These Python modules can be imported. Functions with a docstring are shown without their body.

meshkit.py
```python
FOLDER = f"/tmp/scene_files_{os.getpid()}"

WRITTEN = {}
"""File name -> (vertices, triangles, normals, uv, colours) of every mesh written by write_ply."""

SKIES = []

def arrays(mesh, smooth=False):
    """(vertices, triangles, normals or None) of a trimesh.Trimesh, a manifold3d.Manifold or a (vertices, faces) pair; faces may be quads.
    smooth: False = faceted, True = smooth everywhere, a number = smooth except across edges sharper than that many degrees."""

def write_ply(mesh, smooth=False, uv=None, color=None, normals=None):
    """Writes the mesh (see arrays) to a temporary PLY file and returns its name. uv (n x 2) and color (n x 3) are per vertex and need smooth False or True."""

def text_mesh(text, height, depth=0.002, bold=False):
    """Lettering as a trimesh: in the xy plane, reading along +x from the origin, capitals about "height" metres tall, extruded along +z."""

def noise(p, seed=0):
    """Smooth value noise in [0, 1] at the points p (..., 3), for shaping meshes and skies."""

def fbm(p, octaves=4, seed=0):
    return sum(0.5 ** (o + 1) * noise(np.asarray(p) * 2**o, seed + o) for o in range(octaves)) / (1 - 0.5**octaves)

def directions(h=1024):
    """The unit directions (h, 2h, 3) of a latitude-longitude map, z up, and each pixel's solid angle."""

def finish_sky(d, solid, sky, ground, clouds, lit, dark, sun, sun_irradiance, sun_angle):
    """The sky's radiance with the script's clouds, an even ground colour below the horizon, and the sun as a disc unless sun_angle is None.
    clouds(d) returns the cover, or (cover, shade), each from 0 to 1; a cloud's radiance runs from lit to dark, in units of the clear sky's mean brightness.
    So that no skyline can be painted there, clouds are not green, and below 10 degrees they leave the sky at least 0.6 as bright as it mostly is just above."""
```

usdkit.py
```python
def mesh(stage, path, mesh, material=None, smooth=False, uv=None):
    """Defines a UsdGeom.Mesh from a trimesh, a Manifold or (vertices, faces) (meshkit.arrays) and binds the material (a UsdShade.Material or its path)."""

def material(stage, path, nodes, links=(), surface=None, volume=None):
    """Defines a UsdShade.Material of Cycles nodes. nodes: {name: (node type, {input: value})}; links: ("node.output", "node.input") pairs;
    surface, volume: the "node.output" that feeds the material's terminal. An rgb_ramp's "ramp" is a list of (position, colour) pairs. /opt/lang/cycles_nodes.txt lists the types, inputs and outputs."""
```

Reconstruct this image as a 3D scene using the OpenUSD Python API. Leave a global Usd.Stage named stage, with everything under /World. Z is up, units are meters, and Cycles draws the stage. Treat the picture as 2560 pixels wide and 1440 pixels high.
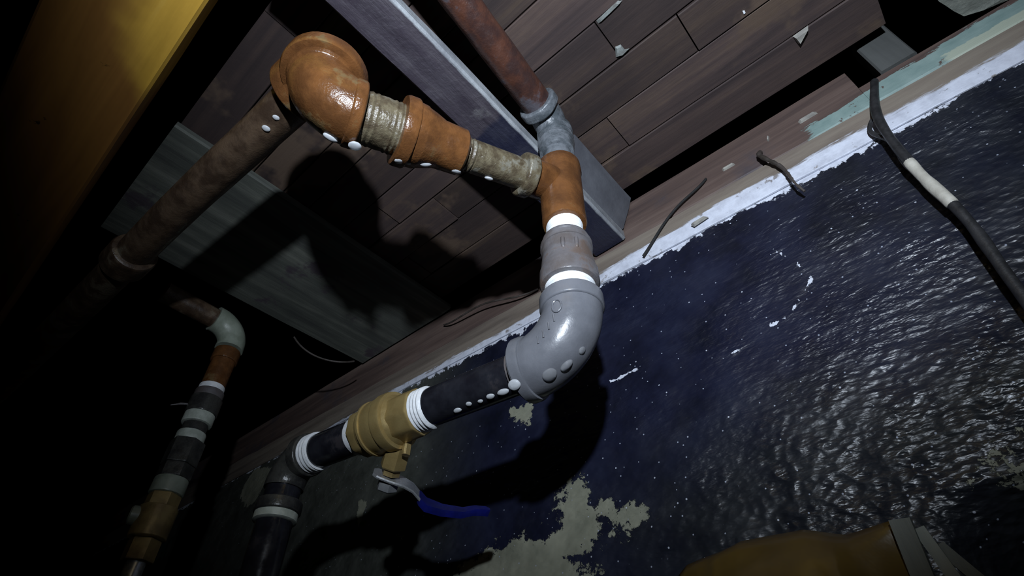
import math, random
import numpy as np, trimesh, manifold3d, usdkit, meshkit
from pxr import Usd, UsdGeom, UsdLux, UsdShade, Gf, Sdf

random.seed(7)
RNG = np.random.default_rng(7)
stage = Usd.Stage.CreateInMemory()
UsdGeom.SetStageUpAxis(stage, 'Z')
UsdGeom.Xform.Define(stage, '/World')
UsdGeom.Scope.Define(stage, '/World/Looks')

# ------------------------------------------------------------------ camera, light, exposure
# one design unit is 0.55 m; the camera stands 1.25 m above the floor. x runs along the wall, y into the wall, z up.
U, EYE = 0.55, np.array([0, 0, 1.25])
F = 1310.07                                              # focal length in pixels of a 2560-wide picture
M = np.array([[0.75092059, 0.66037652, -0.00459512], [0.45030726, -0.50693432, 0.73501086], [0.48305449, -0.55400401, -0.67803976]])
cam = UsdGeom.Camera.Define(stage, '/World/camera')
cam.CreateHorizontalApertureAttr(36.0)
cam.CreateVerticalApertureAttr(36.0 * 9 / 16)
cam.CreateFocalLengthAttr(36.0 * F / 2560)
cam.CreateClippingRangeAttr(Gf.Vec2f(0.02, 100))
cam.CreateExposureAttr(0.0)
m4 = np.eye(4); m4[:3, :3] = M; m4[3, :3] = EYE
cam.AddTransformOp().Set(Gf.Matrix4d(*m4.ravel().tolist()))


def W(p):
    return np.asarray(p, float) * U + EYE


# the hand-held torch a little above and behind the camera: the only light of the place
TORCH = np.array([0.28, -0.38, 0.40])
AIM = np.array([-0.35, 0.70, 1.30])
torch = UsdLux.SphereLight.Define(stage, '/World/torch_lamp')
torch.CreateRadiusAttr(0.011)
torch.CreateIntensityAttr(1.0)
torch.CreateExposureAttr(0.0)
torch.CreateColorAttr(Gf.Vec3f(0.79, 0.88, 1.0))
torch.CreateNormalizeAttr(True)
shape = UsdLux.ShapingAPI.Apply(torch.GetPrim())
shape.CreateShapingConeAngleAttr(51.0)
shape.CreateShapingConeSoftnessAttr(1.0)
zax = -(AIM - TORCH); zax /= np.linalg.norm(zax)
xax = np.cross([0, 0, 1.0], zax); xax /= np.linalg.norm(xax)
tm = np.eye(4); tm[:3, :3] = np.stack([xax, np.cross(zax, xax), zax]); tm[3, :3] = W(TORCH)
torch.AddTransformOp().Set(Gf.Matrix4d(*tm.ravel().tolist()))
torch.GetIntensityAttr().Set(13.5)


# ------------------------------------------------------------------ placing helpers (all in design units, the camera at the origin)
def ray(x, y):
    return M.T @ np.array([(x - 1280) / F, -(y - 720) / F, -1.0])


def onX(x, y, X):
    d = ray(x, y); return d * (X / d[0])


def onY(x, y, Y):
    d = ray(x, y); return d * (Y / d[1])


def onZ(x, y, Z):
    d = ray(x, y); return d * (Z / d[2])


def along(P, D, px, horizontal=True, r=0.0):
    """How far along the axis P + s D a ring of radius r stands whose near side shows at the column (or row) px."""
    n = -P + D * (P @ D) / (D @ D)
    P = P + r * n / np.linalg.norm(n)
    c0, c1 = M @ P, M @ D
    if horizontal:
        k = (px - 1280) / F
        return -(c0[0] + k * c0[2]) / (c1[0] + k * c1[2])
    k = -(px - 720) / F
    return -(c0[1] + k * c0[2]) / (c1[1] + k * c1[2])


# ------------------------------------------------------------------ naming
NAMES = {}


def numbered(path):
    n = NAMES.get(path, 0)
    NAMES[path] = n + 1
    return path if n == 0 else f'{path}_{n:03d}'


class Node:
    def __init__(self, prim, base):
        self.prim, self.base, self.path = prim, np.asarray(base, float), str(prim.GetPath())


def tell(prim, **data):
    for k, v in data.items():
        if v:
            prim.SetCustomDataByKey(k, v)


def thing(name, base, label=None, category=None, group=None, kind=None):
    path = numbered('/World/' + name)
    x = UsdGeom.Xform.Define(stage, path)
    x.AddTranslateOp().Set(Gf.Vec3d(*W(base).tolist()))
    tell(x.GetPrim(), label=label, category=category, group=group, kind=kind)
    return Node(x.GetPrim(), base)


def part(parent, name, mesh, mat, label=None, smooth=35, kind=None):
    """One mesh as a part (or sub-part) of parent; mesh = (vertices in design units, faces)."""
    v, f = (mesh.vertices, mesh.faces) if hasattr(mesh, 'vertices') else mesh
    path = numbered(parent.path + '/' + name)
    m = usdkit.mesh(stage, path, ((np.asarray(v, float) - parent.base) * U, f), mat, smooth=smooth)
    tell(m.GetPrim(), label=label, kind=kind)
    return Node(m.GetPrim(), parent.base)


def single(name, base, mesh, mat, label, category=None, group=None, kind=None, smooth=35):
    v, f = (mesh.vertices, mesh.faces) if hasattr(mesh, 'vertices') else mesh
    path = numbered('/World/' + name)
    m = usdkit.mesh(stage, path, ((np.asarray(v, float) - base) * U, f), mat, smooth=smooth)
    m.AddTranslateOp().Set(Gf.Vec3d(*W(base).tolist()))
    tell(m.GetPrim(), label=label, category=category, group=group, kind=kind)
    return Node(m.GetPrim(), base)


# ------------------------------------------------------------------ shapes
def frame(d):
    d = d / np.linalg.norm(d)
    a = np.array([0, 0, 1.0]) if abs(d[2]) < 0.9 else np.array([1.0, 0, 0])
    u = np.cross(a, d); u /= np.linalg.norm(u)
    return u, np.cross(d, u)


def skin(rings, cap=True):
    n, k = len(rings), len(rings[0])
    v = np.vstack(rings)
    i = np.arange(n - 1)[:, None] * k + np.arange(k)[None]
    j = np.arange(n - 1)[:, None] * k + (np.arange(k)[None] + 1) % k
    f = [np.stack([i, j, j + k], -1).reshape(-1, 3), np.stack([i, j + k, i + k], -1).reshape(-1, 3)]
    if cap:
        v = np.vstack([v, rings[0].mean(0), rings[-1].mean(0)])
        a = np.arange(k); b = (a + 1) % k
        f.append(np.stack([b, a, np.full(k, n * k)], -1))
        f.append(np.stack([a + (n - 1) * k, b + (n - 1) * k, np.full(k, n * k + 1)], -1))
    return v, np.vstack(f)


def lathe(P, D, profile, seg=40, square=None):
    """Turned about the axis from P along D: profile = [(distance, radius), ...]. square = number of flats (a hexagon)."""
    D = D / np.linalg.norm(D)
    u, w = frame(D)
    a = np.arange(seg) / seg * 2 * math.pi
    c = 1.0
    if square:
        b = (a + math.pi / square) % (2 * math.pi / square) - math.pi / square
        c = math.cos(math.pi / square) / np.cos(b)
        c = np.minimum(c, 0.985)
    ring = np.cos(a)[:, None] * u + np.sin(a)[:, None] * w
    return skin([P + D * s + ring * (r * c if np.ndim(c) == 0 else (r * c)[:, None]) for s, r in profile])


def band(s0, s1, r, b=0.004):
    """The profile of a collar with rounded edges."""
    return [(s0, r - b), (s0 + b * 0.35, r - b * 0.35), (s0 + b, r), (s1 - b, r), (s1 - b * 0.35, r - b * 0.35), (s1, r - b)]


def threads(s0, s1, r, pitch=0.006, depth=0.0025):
    n = max(2, int((s1 - s0) / pitch))
    out = []
    for k in range(n):
        s = s0 + (s1 - s0) * k / n; w = (s1 - s0) / n
        out += [(s + 0.1 * w, r - depth), (s + 0.45 * w, r), (s + 0.6 * w, r), (s + 0.95 * w, r - depth)]
    return out


def sweep(points, radii, seg=28, cap=True, flat=1.0):
    p = np.asarray(points, float)
    r = np.broadcast_to(np.asarray(radii, float), (len(p),))
    t = np.gradient(p, axis=0); t /= np.linalg.norm(t, axis=1)[:, None]
    u, w = frame(t[0])
    a = np.arange(seg) / seg * 2 * math.pi
    rings = []
    for k in range(len(p)):
        u = u - t[k] * (u @ t[k]); u /= np.linalg.norm(u)
        w = np.cross(t[k], u)
        rings.append(p[k] + r[k] * (np.cos(a)[:, None] * u + flat * np.sin(a)[:, None] * w))
    return skin(rings, cap)


def arc(C, d1, d2, R, n=18, ext=0.0):
    """A smooth bend through the corner C, from C + d1 R to C + d2 R."""
    d1, d2 = d1 / np.linalg.norm(d1), d2 / np.linalg.norm(d2)
    t = np.linspace(0, 1, n)[:, None]
    A, B = C + d1 * R, C + d2 * R
    k = 0.45
    c1, c2 = C + d1 * R * (1 - 0.5523), C + d2 * R * (1 - 0.5523)
    p = A * (1 - t) ** 3 + 3 * c1 * t * (1 - t) ** 2 + 3 * c2 * t * t * (1 - t) + B * t ** 3
    if ext:
        p = np.vstack([A + d1 * ext, p, B + d2 * ext])
    return p


def smooth_path(pts, n=60):
    from scipy.interpolate import CubicSpline
    p = np.asarray(pts, float)
    s = np.r_[0, np.cumsum(np.linalg.norm(np.diff(p, axis=0), axis=1))]
    return CubicSpline(s, p)(np.linspace(0, s[-1], n))


def join(*ms):
    v, f, k = [], [], 0
    for a, b in ms:
        v.append(a); f.append(np.asarray(b) + k); k += len(a)
    return np.vstack(v), np.vstack(f)


def block(lo, hi, cuts=(1, 1, 1), bevel=0.004, rough=0.0, scale=6.0, seed=0):
    """A worn timber: a box with chamfered long edges whose skin is uneven."""
    lo, hi = np.asarray(lo, float), np.asarray(hi, float)
    size = hi - lo
    ax = int(np.argmax(size)); o = [k for k in range(3) if k != ax]
    n = max(2, cuts[ax] + 1)
    a, b = o
    def side(c0, c1, fixed, which, m):
        return [(c, fixed) if which == 0 else (fixed, c) for c in np.linspace(c0, c1, m)]
    m0, m1 = max(2, cuts[a] + 1), max(2, cuts[b] + 1)
    bv = bevel
    loop = side(lo[a] + bv, hi[a] - bv, lo[b], 0, m0) + side(lo[b] + bv, hi[b] - bv, hi[a], 1, m1) \
        + side(hi[a] - bv, lo[a] + bv, hi[b], 0, m0) + side(hi[b] - bv, lo[b] + bv, lo[a], 1, m1)
    loop = np.array(loop)
    rings = []
    for s in np.linspace(lo[ax], hi[ax], n):
        r = np.zeros((len(loop), 3)); r[:, a], r[:, b], r[:, ax] = loop[:, 0], loop[:, 1], s
        rings.append(r)
    v, f = skin(rings)
    if rough:
        q = v * scale; q[:, ax] *= 0.35
        for k in range(3):
            if k != ax:
                v[:, k] += rough * (meshkit.fbm(q + 17.3 * k, 3, seed + k) - 0.5) * 2
    # outward faces
    vol = np.einsum('ij,ij->i', v[f[:, 0]], np.cross(v[f[:, 1]], v[f[:, 2]])).sum()
    return (v, f) if vol > 0 else (v, f[:, ::-1])


def outward(mesh):
    v, f = mesh
    c = v.mean(0)
    vol = np.einsum('ij,ij->i', v[f[:, 0]] - c, np.cross(v[f[:, 1]] - c, v[f[:, 2]] - c)).sum()
    return (v, f) if vol > 0 else (v, f[:, ::-1])


def lumpy(mesh, amount, scale, seed=0):
    v, f = mesh
    tm_ = trimesh.Trimesh(v, f, process=False)
    n = np.array(tm_.vertex_normals)
    return v + n * (amount * 2 * (meshkit.fbm(v * scale, 3, seed) - 0.5))[:, None], f


def hit(x, y, *meshes):
    """Where the sight line through a pixel first meets the given meshes: (point, outward normal)."""
    d = ray(x, y); best = None
    for v, f in meshes:
        a, e1, e2 = v[f[:, 0]], v[f[:, 1]] - v[f[:, 0]], v[f[:, 2]] - v[f[:, 0]]
        h = np.cross(d, e2); det = np.einsum('ij,ij->i', e1, h)
        with np.errstate(all='ignore'):
            u = -np.einsum('ij,ij->i', a, h) / det
            q = np.cross(-a, e1); w = (q @ d) / det
            t = np.einsum('ij,ij->i', e2, q) / det
        ok = (u >= 0) & (w >= 0) & (u + w <= 1) & (t > 1e-6)
        if ok.any():
            k = np.where(ok)[0][np.argmin(t[ok])]
            if best is None or t[k] < best[0]:
                n = np.cross(e1[k], e2[k]); n /= np.linalg.norm(n)
                best = (t[k], d * t[k], n if n @ d < 0 else -n)
    return best[1:] if best else None


# ------------------------------------------------------------------ materials
class G:
    """A small builder of Cycles node graphs."""
    def __init__(self):
        self.nodes, self.links = {}, []

    def n(self, kind, out, **inputs):
        name = f'{kind}_{len(self.nodes)}'
        const = {}
        for k, v in inputs.items():
            if isinstance(v, str) and '.' in v:
                self.links.append((v, f'{name}.{k}'))
            else:
                const[k] = v
        self.nodes[name] = (kind, const)
        return f'{name}.{out}'

    def pos(self):
        return self.n('geometry', 'position')

    def xyz(self):
        p = self.pos()
        s = self.n('separate_xyz', 'x', vector=p)
        b = s[:-2]
        return p, b + '.x', b + '.y', b + '.z'

    def mapped(self, scale, p=None):
        return self.n('mapping', 'vector', vector=p or self.pos(), scale=scale)

    def noise(self, scale, detail=4, rough=0.55, vec=None, distortion=0.0):
        return self.n('noise_texture', 'fac', vector=vec or self.pos(), scale=scale, detail=detail, roughness=rough, distortion=distortion)

    def math(self, op, a, b=0.0):
        return self.n('math', 'value', math_type=op, value1=a, value2=b)

    def step(self, v, lo, hi):
        return self.n('map_range', 'result', range_type='smoothstep', value=v, from_min=lo, from_max=hi, to_min=0.0, to_max=1.0, clamp=True)

    def lin(self, v, lo, hi, a, b):
        return self.n('map_range', 'result', value=v, from_min=lo, from_max=hi, to_min=a, to_max=b, clamp=True)

    def mix(self, fac, a, b, kind='mix'):
        return self.n('mix', 'color', mix_type=kind, fac=fac, color1=a, color2=b)

    def ramp(self, fac, stops):
        return self.n('rgb_ramp', 'color', fac=fac, ramp=stops)

    def bump(self, h, strength=0.5, distance=0.002, normal=None):
        kw = dict(height=h, strength=strength, distance=distance)
        if normal:
            kw['normal'] = normal
        return self.n('bump', 'normal', **kw)

    def done(self, name, **p):
        s = self.n('principled_bsdf', 'BSDF', **p)
        return usdkit.material(stage, '/World/Looks/' + name, self.nodes, self.links, surface=s)


def metal_paint(name, base, dark, rough=(0.18, 0.45), scale=60.0, bump=0.25, fine=420.0, metallic=0.0, mottled=0.5, coat=0.0, third=None):
    g = G()
    a = g.noise(scale, 6, 0.6)
    c = g.mix(g.step(a, 0.5 - mottled * 0.3, 0.5 + mottled * 0.3), dark, base)
    if third:
        c = g.mix(g.step(g.noise(scale * 0.5, 5, 0.65), 0.56, 0.66), c, third)
    h = g.math('add', g.math('multiply', g.noise(fine, 3, 0.6), 0.5), g.noise(scale * 1.6, 4, 0.6))
    r = g.lin(g.noise(scale * 2.5, 3), 0.3, 0.7, rough[0], rough[1])
    return g.done(name, base_color=c, roughness=r, metallic=metallic, normal=g.bump(h, bump, 0.002), coat_weight=coat, coat_roughness=0.12)


RUST = metal_paint('wet_orange_rust', (0.138, 0.057, 0.019), (0.080, 0.033, 0.012), (0.12, 0.30), 45, 0.42, 430, third=(0.13, 0.085, 0.038))
RUST_DARK = metal_paint('dark_brown_rust', (0.10, 0.066, 0.042), (0.042, 0.026, 0.017), (0.22, 0.5), 40, 0.35, 420, third=(0.135, 0.112, 0.078))
RUST_RED = metal_paint('red_brown_rust', (0.075, 0.030, 0.019), (0.035, 0.018, 0.016), (0.2, 0.45), 40, 0.5, 380, third=(0.075, 0.068, 0.078))
GALV = metal_paint('weathered_galvanised_nipple', (0.125, 0.105, 0.066), (0.06, 0.045, 0.028), (0.14, 0.36), 90, 0.6, 520, third=(0.16, 0.15, 0.12))
GREY = metal_paint('grey_malleable_iron', (0.145, 0.15, 0.168), (0.115, 0.12, 0.135), (0.18, 0.40), 30, 0.12, 420)
GREY_DIRTY = metal_paint('grey_iron_stained', (0.135, 0.132, 0.142), (0.09, 0.078, 0.075), (0.22, 0.48), 30, 0.22, 420, third=(0.11, 0.082, 0.068))
GREY_SEALED = metal_paint('grey_sealant_smeared_iron', (0.15, 0.162, 0.178), (0.06, 0.07, 0.078), (0.15, 0.4), 55, 0.7, 300)
BLACK = metal_paint('black_steel_pipe', (0.020, 0.021, 0.027), (0.010, 0.010, 0.014), (0.12, 0.30), 40, 0.06, 300, third=(0.04, 0.036, 0.04))
DARKIRON = metal_paint('dark_iron_fitting', (0.05, 0.05, 0.045), (0.022, 0.022, 0.022), (0.2, 0.42), 50, 0.3, 360)
BRASS = metal_paint('cast_brass', (0.40, 0.30, 0.125), (0.31, 0.22, 0.085), (0.3, 0.48), 40, 0.12, 420, metallic=0.45, mottled=0.8)
BRASS_DIM = metal_paint('dull_brass', (0.34, 0.25, 0.10), (0.2, 0.14, 0.06), (0.35, 0.55), 40, 0.2, 420, metallic=0.3)
TAPE = metal_paint('white_thread_tape', (0.80, 0.82, 0.84), (0.66, 0.69, 0.72), (0.35, 0.6), 90, 0.2, 600)
TAPE_DIM = metal_paint('soiled_thread_tape', (0.5, 0.54, 0.48), (0.38, 0.42, 0.36), (0.4, 0.6), 90, 0.2, 600)
PALE = metal_paint('pale_green_plastic', (0.27, 0.305, 0.25), (0.20, 0.23, 0.18), (0.3, 0.5), 50, 0.12, 400)
STEEL = metal_paint('zinc_plated_steel', (0.62, 0.64, 0.66), (0.5, 0.52, 0.54), (0.22, 0.35), 60, 0.05, 400, metallic=0.7)
BLUE = metal_paint('blue_vinyl_grip', (0.006, 0.009, 0.13), (0.004, 0.007, 0.085), (0.3, 0.42), 60, 0.05, 400)
RUBBER = metal_paint('black_cable_rubber', (0.028, 0.028, 0.03), (0.015, 0.015, 0.016), (0.35, 0.6), 60, 0.25, 400)
WIRE = metal_paint('brown_old_wire', (0.06, 0.05, 0.045), (0.03, 0.025, 0.02), (0.35, 0.6), 60, 0.2, 400)
PALE_PAINT = metal_paint('cream_paint', (0.36, 0.35, 0.31), (0.24, 0.23, 0.21), (0.4, 0.6), 60, 0.3, 300)
CREAM = metal_paint('cream_cable_crust', (0.50, 0.48, 0.42), (0.38, 0.36, 0.31), (0.4, 0.6), 60, 0.3, 300)
CHIP = metal_paint('pale_paint_flake', (0.20, 0.22, 0.21), (0.13, 0.13, 0.12), (0.45, 0.65), 90, 0.3, 400)
GAP = metal_paint('matte_black', (0.01, 0.01, 0.01), (0.006, 0.006, 0.006), (0.7, 0.9), 60, 0.3, 300)


def water(name, colour, clear):
    g = G()
    s = g.n('principled_bsdf', 'BSDF', base_color=colour, roughness=0.08, transmission_weight=clear, ior=1.33, specular_ior_level=0.8)
    return usdkit.material(stage, '/World/Looks/' + name, g.nodes, g.links, surface=s)


DROP = water('reflection_white_water', (0.70, 0.73, 0.76), 0.4)  # white of the torch reflection is put into the water colour
DROP_CLEAR = water('clear_water', (0.75, 0.77, 0.8), 0.82)


def wood(name, dark, mid, light, axis, grain=1.0, rough=(0.55, 0.8), stain=None, bump=0.35, vary=0.35):
    """Sawn timber with grain along the axis 0, 1 or 2; each piece a little different in tone."""
    g = G()
    sc = [38.0 * grain] * 3; sc[axis] = 2.2 * grain
    m_ = g.mapped(sc)
    r_ = g.n('object_info', 'random')
    a = g.noise(1.0, 6, 0.62, m_, 0.4)
    b = g.noise(7.0, 4, 0.6)
    c = g.ramp(a, [(0.3, dark), (0.5, mid), (0.72, light)])
    c = g.mix(g.math('multiply', g.step(b, 0.35, 0.7), 0.55), c, dark)
    k = g.lin(r_, 0, 1, 1 - vary, 1 + vary)
    c = g.n('vector_math', 'vector', math_type='scale', vector1=c, scale=k)
    if stain:
        c = g.mix(g.step(g.noise(stain[0], 5, 0.65), stain[1], stain[1] + 0.08), c, stain[2])
    h = g.math('add', g.noise(3.0, 6, 0.7, m_), g.math('multiply', g.noise(160, 4, 0.6), 0.35))
    return g.done(name, base_color=c, roughness=g.lin(a, 0.3, 0.7, rough[1], rough[0]), normal=g.bump(h, bump, 0.002), specular_ior_level=0.3)


PLANK = wood('brown_floor_plank', (0.028, 0.020, 0.020), (0.054, 0.037, 0.033), (0.095, 0.066, 0.048), 0, stain=(4.5, 0.56, (0.085, 0.058, 0.042)), vary=0.28)
JOIST_A = wood('greenish_grey_timber', (0.032, 0.034, 0.032), (0.065, 0.07, 0.06), (0.13, 0.135, 0.115), 1, stain=(9.0, 0.6, (0.06, 0.05, 0.058)))


ZJ = 1.137 * 0.55 + 1.25


def joist_mat():
    g = G()
    p, x, y, z = g.xyz()
    m_ = g.mapped((40, 2.5, 40))
    a = g.noise(1.0, 6, 0.62, m_, 0.3)
    b = g.noise(11.0, 6, 0.65)
    c = g.ramp(a, [(0.3, (0.028, 0.023, 0.031)), (0.52, (0.046, 0.039, 0.050)), (0.75, (0.085, 0.076, 0.086))])
    c = g.mix(g.step(b, 0.56, 0.64), c, (0.10, 0.093, 0.10))
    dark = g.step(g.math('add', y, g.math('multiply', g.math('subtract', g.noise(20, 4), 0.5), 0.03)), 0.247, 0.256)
    c = g.mix(dark, c, (0.016, 0.017, 0.034))                                   # colour turns dark navy towards the wall end
    pale = g.ramp(g.noise(16.0, 6, 0.65), [(0.35, (0.15, 0.158, 0.175)), (0.6, (0.27, 0.285, 0.30))])
    side = g.step(g.math('add', x, g.math('multiply', g.math('subtract', g.noise(60, 4), 0.5), 0.004)), -0.2385, -0.2365)
    c = g.mix(side, c, pale)                                                   # whitewashed flank
    h = g.math('add', g.noise(3.0, 6, 0.7, m_), g.math('multiply', g.noise(130, 5, 0.65), 0.9))
    r = g.lin(g.noise(26, 5, 0.6), 0.42, 0.62, 0.28, 0.65)
    return g.done('violet_grey_joist', base_color=c, roughness=r, normal=g.bump(h, 0.55, 0.0025))


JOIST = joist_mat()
CLEAT = metal_paint('grey_limewash', (0.115, 0.12, 0.135), (0.075, 0.078, 0.09), (0.45, 0.65), 14, 0.3, 220)


def girder_mat():
    g = G()
    p, x, y, z = g.xyz()
    m_ = g.mapped((2.5, 34, 34))
    a = g.noise(1.0, 6, 0.6, m_, 0.5)
    big = g.noise(5.5, 4, 0.55)
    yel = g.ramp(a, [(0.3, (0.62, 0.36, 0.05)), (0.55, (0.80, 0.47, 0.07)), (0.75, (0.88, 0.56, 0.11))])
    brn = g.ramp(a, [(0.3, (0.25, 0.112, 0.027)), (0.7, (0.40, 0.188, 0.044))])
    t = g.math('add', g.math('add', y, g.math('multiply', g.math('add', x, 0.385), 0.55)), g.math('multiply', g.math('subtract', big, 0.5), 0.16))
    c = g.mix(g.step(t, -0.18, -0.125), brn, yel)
    c = g.mix(g.step(g.noise(24, 5, 0.7), 0.65, 0.70), c, (0.05, 0.028, 0.01))
    h = g.math('add', g.noise(2.0, 5, 0.6, m_), g.math('multiply', g.noise(60, 4), 0.4))
    return g.done('ochre_painted_girder', base_color=c, roughness=0.5, normal=g.bump(h, 0.3, 0.002))


GIRDER = girder_mat()
ZU = lambda z: z * U + EYE[2]


def groove(X):
    return 1.122 - 0.0145 * X


def rim_mat():
    g = G()
    p, x, y, z = g.xyz()
    m_ = g.mapped((2.4, 40, 40))
    a = g.noise(1.0, 6, 0.62, m_, 0.4)
    c = g.ramp(a, [(0.3, (0.05, 0.035, 0.033)), (0.5, (0.10, 0.068, 0.058)), (0.74, (0.165, 0.12, 0.10))])
    c = g.mix(g.step(g.noise(6, 5, 0.6), 0.5, 0.68), c, (0.055, 0.05, 0.06))
    # height above the joint with the sill
    zz = g.math('add', g.math('subtract', z, ZU(1.122)), g.math('multiply', x, 0.0145))
    m2 = g.mapped((14, 60, 60))
    ragged = g.math('multiply', g.math('subtract', g.noise(1.0, 7, 0.7, m2), 0.5), 0.046)
    top = g.lin(x, 0.03, 0.22, 0.020, 0.034)
    up = g.math('subtract', g.math('add', top, ragged), zz)
    start = g.step(g.math('add', x, g.math('multiply', ragged, 1.6)), 0.050, 0.058)
    mint = g.math('multiply', g.step(up, -0.0004, 0.0006), start)
    mint = g.math('multiply', mint, g.math('subtract', 1.0, g.step(g.noise(70, 5, 0.7), 0.64, 0.67)))
    colour = g.ramp(g.noise(40, 4), [(0.35, (0.17, 0.245, 0.23)), (0.65, (0.23, 0.31, 0.29))])
    cream = g.math('multiply', g.step(g.math('add', g.math('subtract', 0.016, zz), g.math('multiply', ragged, 0.5)), 0, 0.001), g.step(g.math('add', x, ragged), 0.205, 0.215))
    colour = g.mix(cream, colour, (0.36, 0.40, 0.32))
    c = g.mix(mint, c, colour)
    h = g.math('add', g.math('add', g.noise(2.5, 6, 0.7, m_), g.math('multiply', mint, 0.8)), g.math('multiply', g.noise(150, 4), 0.3))
    return g.done('rim_board_with_mint_paint', base_color=c, roughness=0.55, normal=g.bump(h, 0.35, 0.002), specular_ior_level=0.35)


def white_of(g):
    return g.ramp(g.noise(55, 5, 0.65), [(0.3, (0.46, 0.48, 0.55)), (0.6, (0.62, 0.65, 0.74))])


def sill_mat():
    g = G()
    p, x, y, z = g.xyz()
    m_ = g.mapped((2.6, 40, 40))
    a = g.noise(1.0, 6, 0.62, m_, 0.4)
    c = g.ramp(a, [(0.3, (0.09, 0.072, 0.06)), (0.5, (0.17, 0.14, 0.115)), (0.74, (0.26, 0.225, 0.18))])
    zz = g.math('subtract', z, ZU(1.02))
    m2 = g.mapped((9, 60, 60))
    ragged = g.math('multiply', g.math('subtract', g.noise(1.0, 7, 0.68, m2), 0.5), 0.05)
    high = g.ramp(g.lin(x, -1.4, 0.4, 0, 1), [(0.0, (0.010,) * 3), (0.4, (0.020,) * 3), (0.52, (0.021,) * 3), (0.63, (0.025,) * 3), (0.74, (0.033,) * 3), (0.80, (0.022,) * 3), (1.0, (0.026,) * 3)])
    t = g.math('subtract', g.math('add', g.n('rgb_to_bw', 'val', color=high), ragged), zz)
    w = g.step(t, -0.003, 0.003)
    w = g.math('multiply', w, g.math('subtract', 1.0, g.math('multiply', g.step(g.noise(46, 6, 0.72), 0.60, 0.66), 0.8)))
    c = g.mix(w, c, white_of(g))
    h = g.math('add', g.math('add', g.noise(2.5, 6, 0.7, m_), g.math('multiply', w, 0.6)), g.math('multiply', g.noise(190, 4), 0.4))
    return g.done('sill_with_whitewash', base_color=c, roughness=0.55, normal=g.bump(h, 0.35, 0.002), specular_ior_level=0.35)


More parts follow.
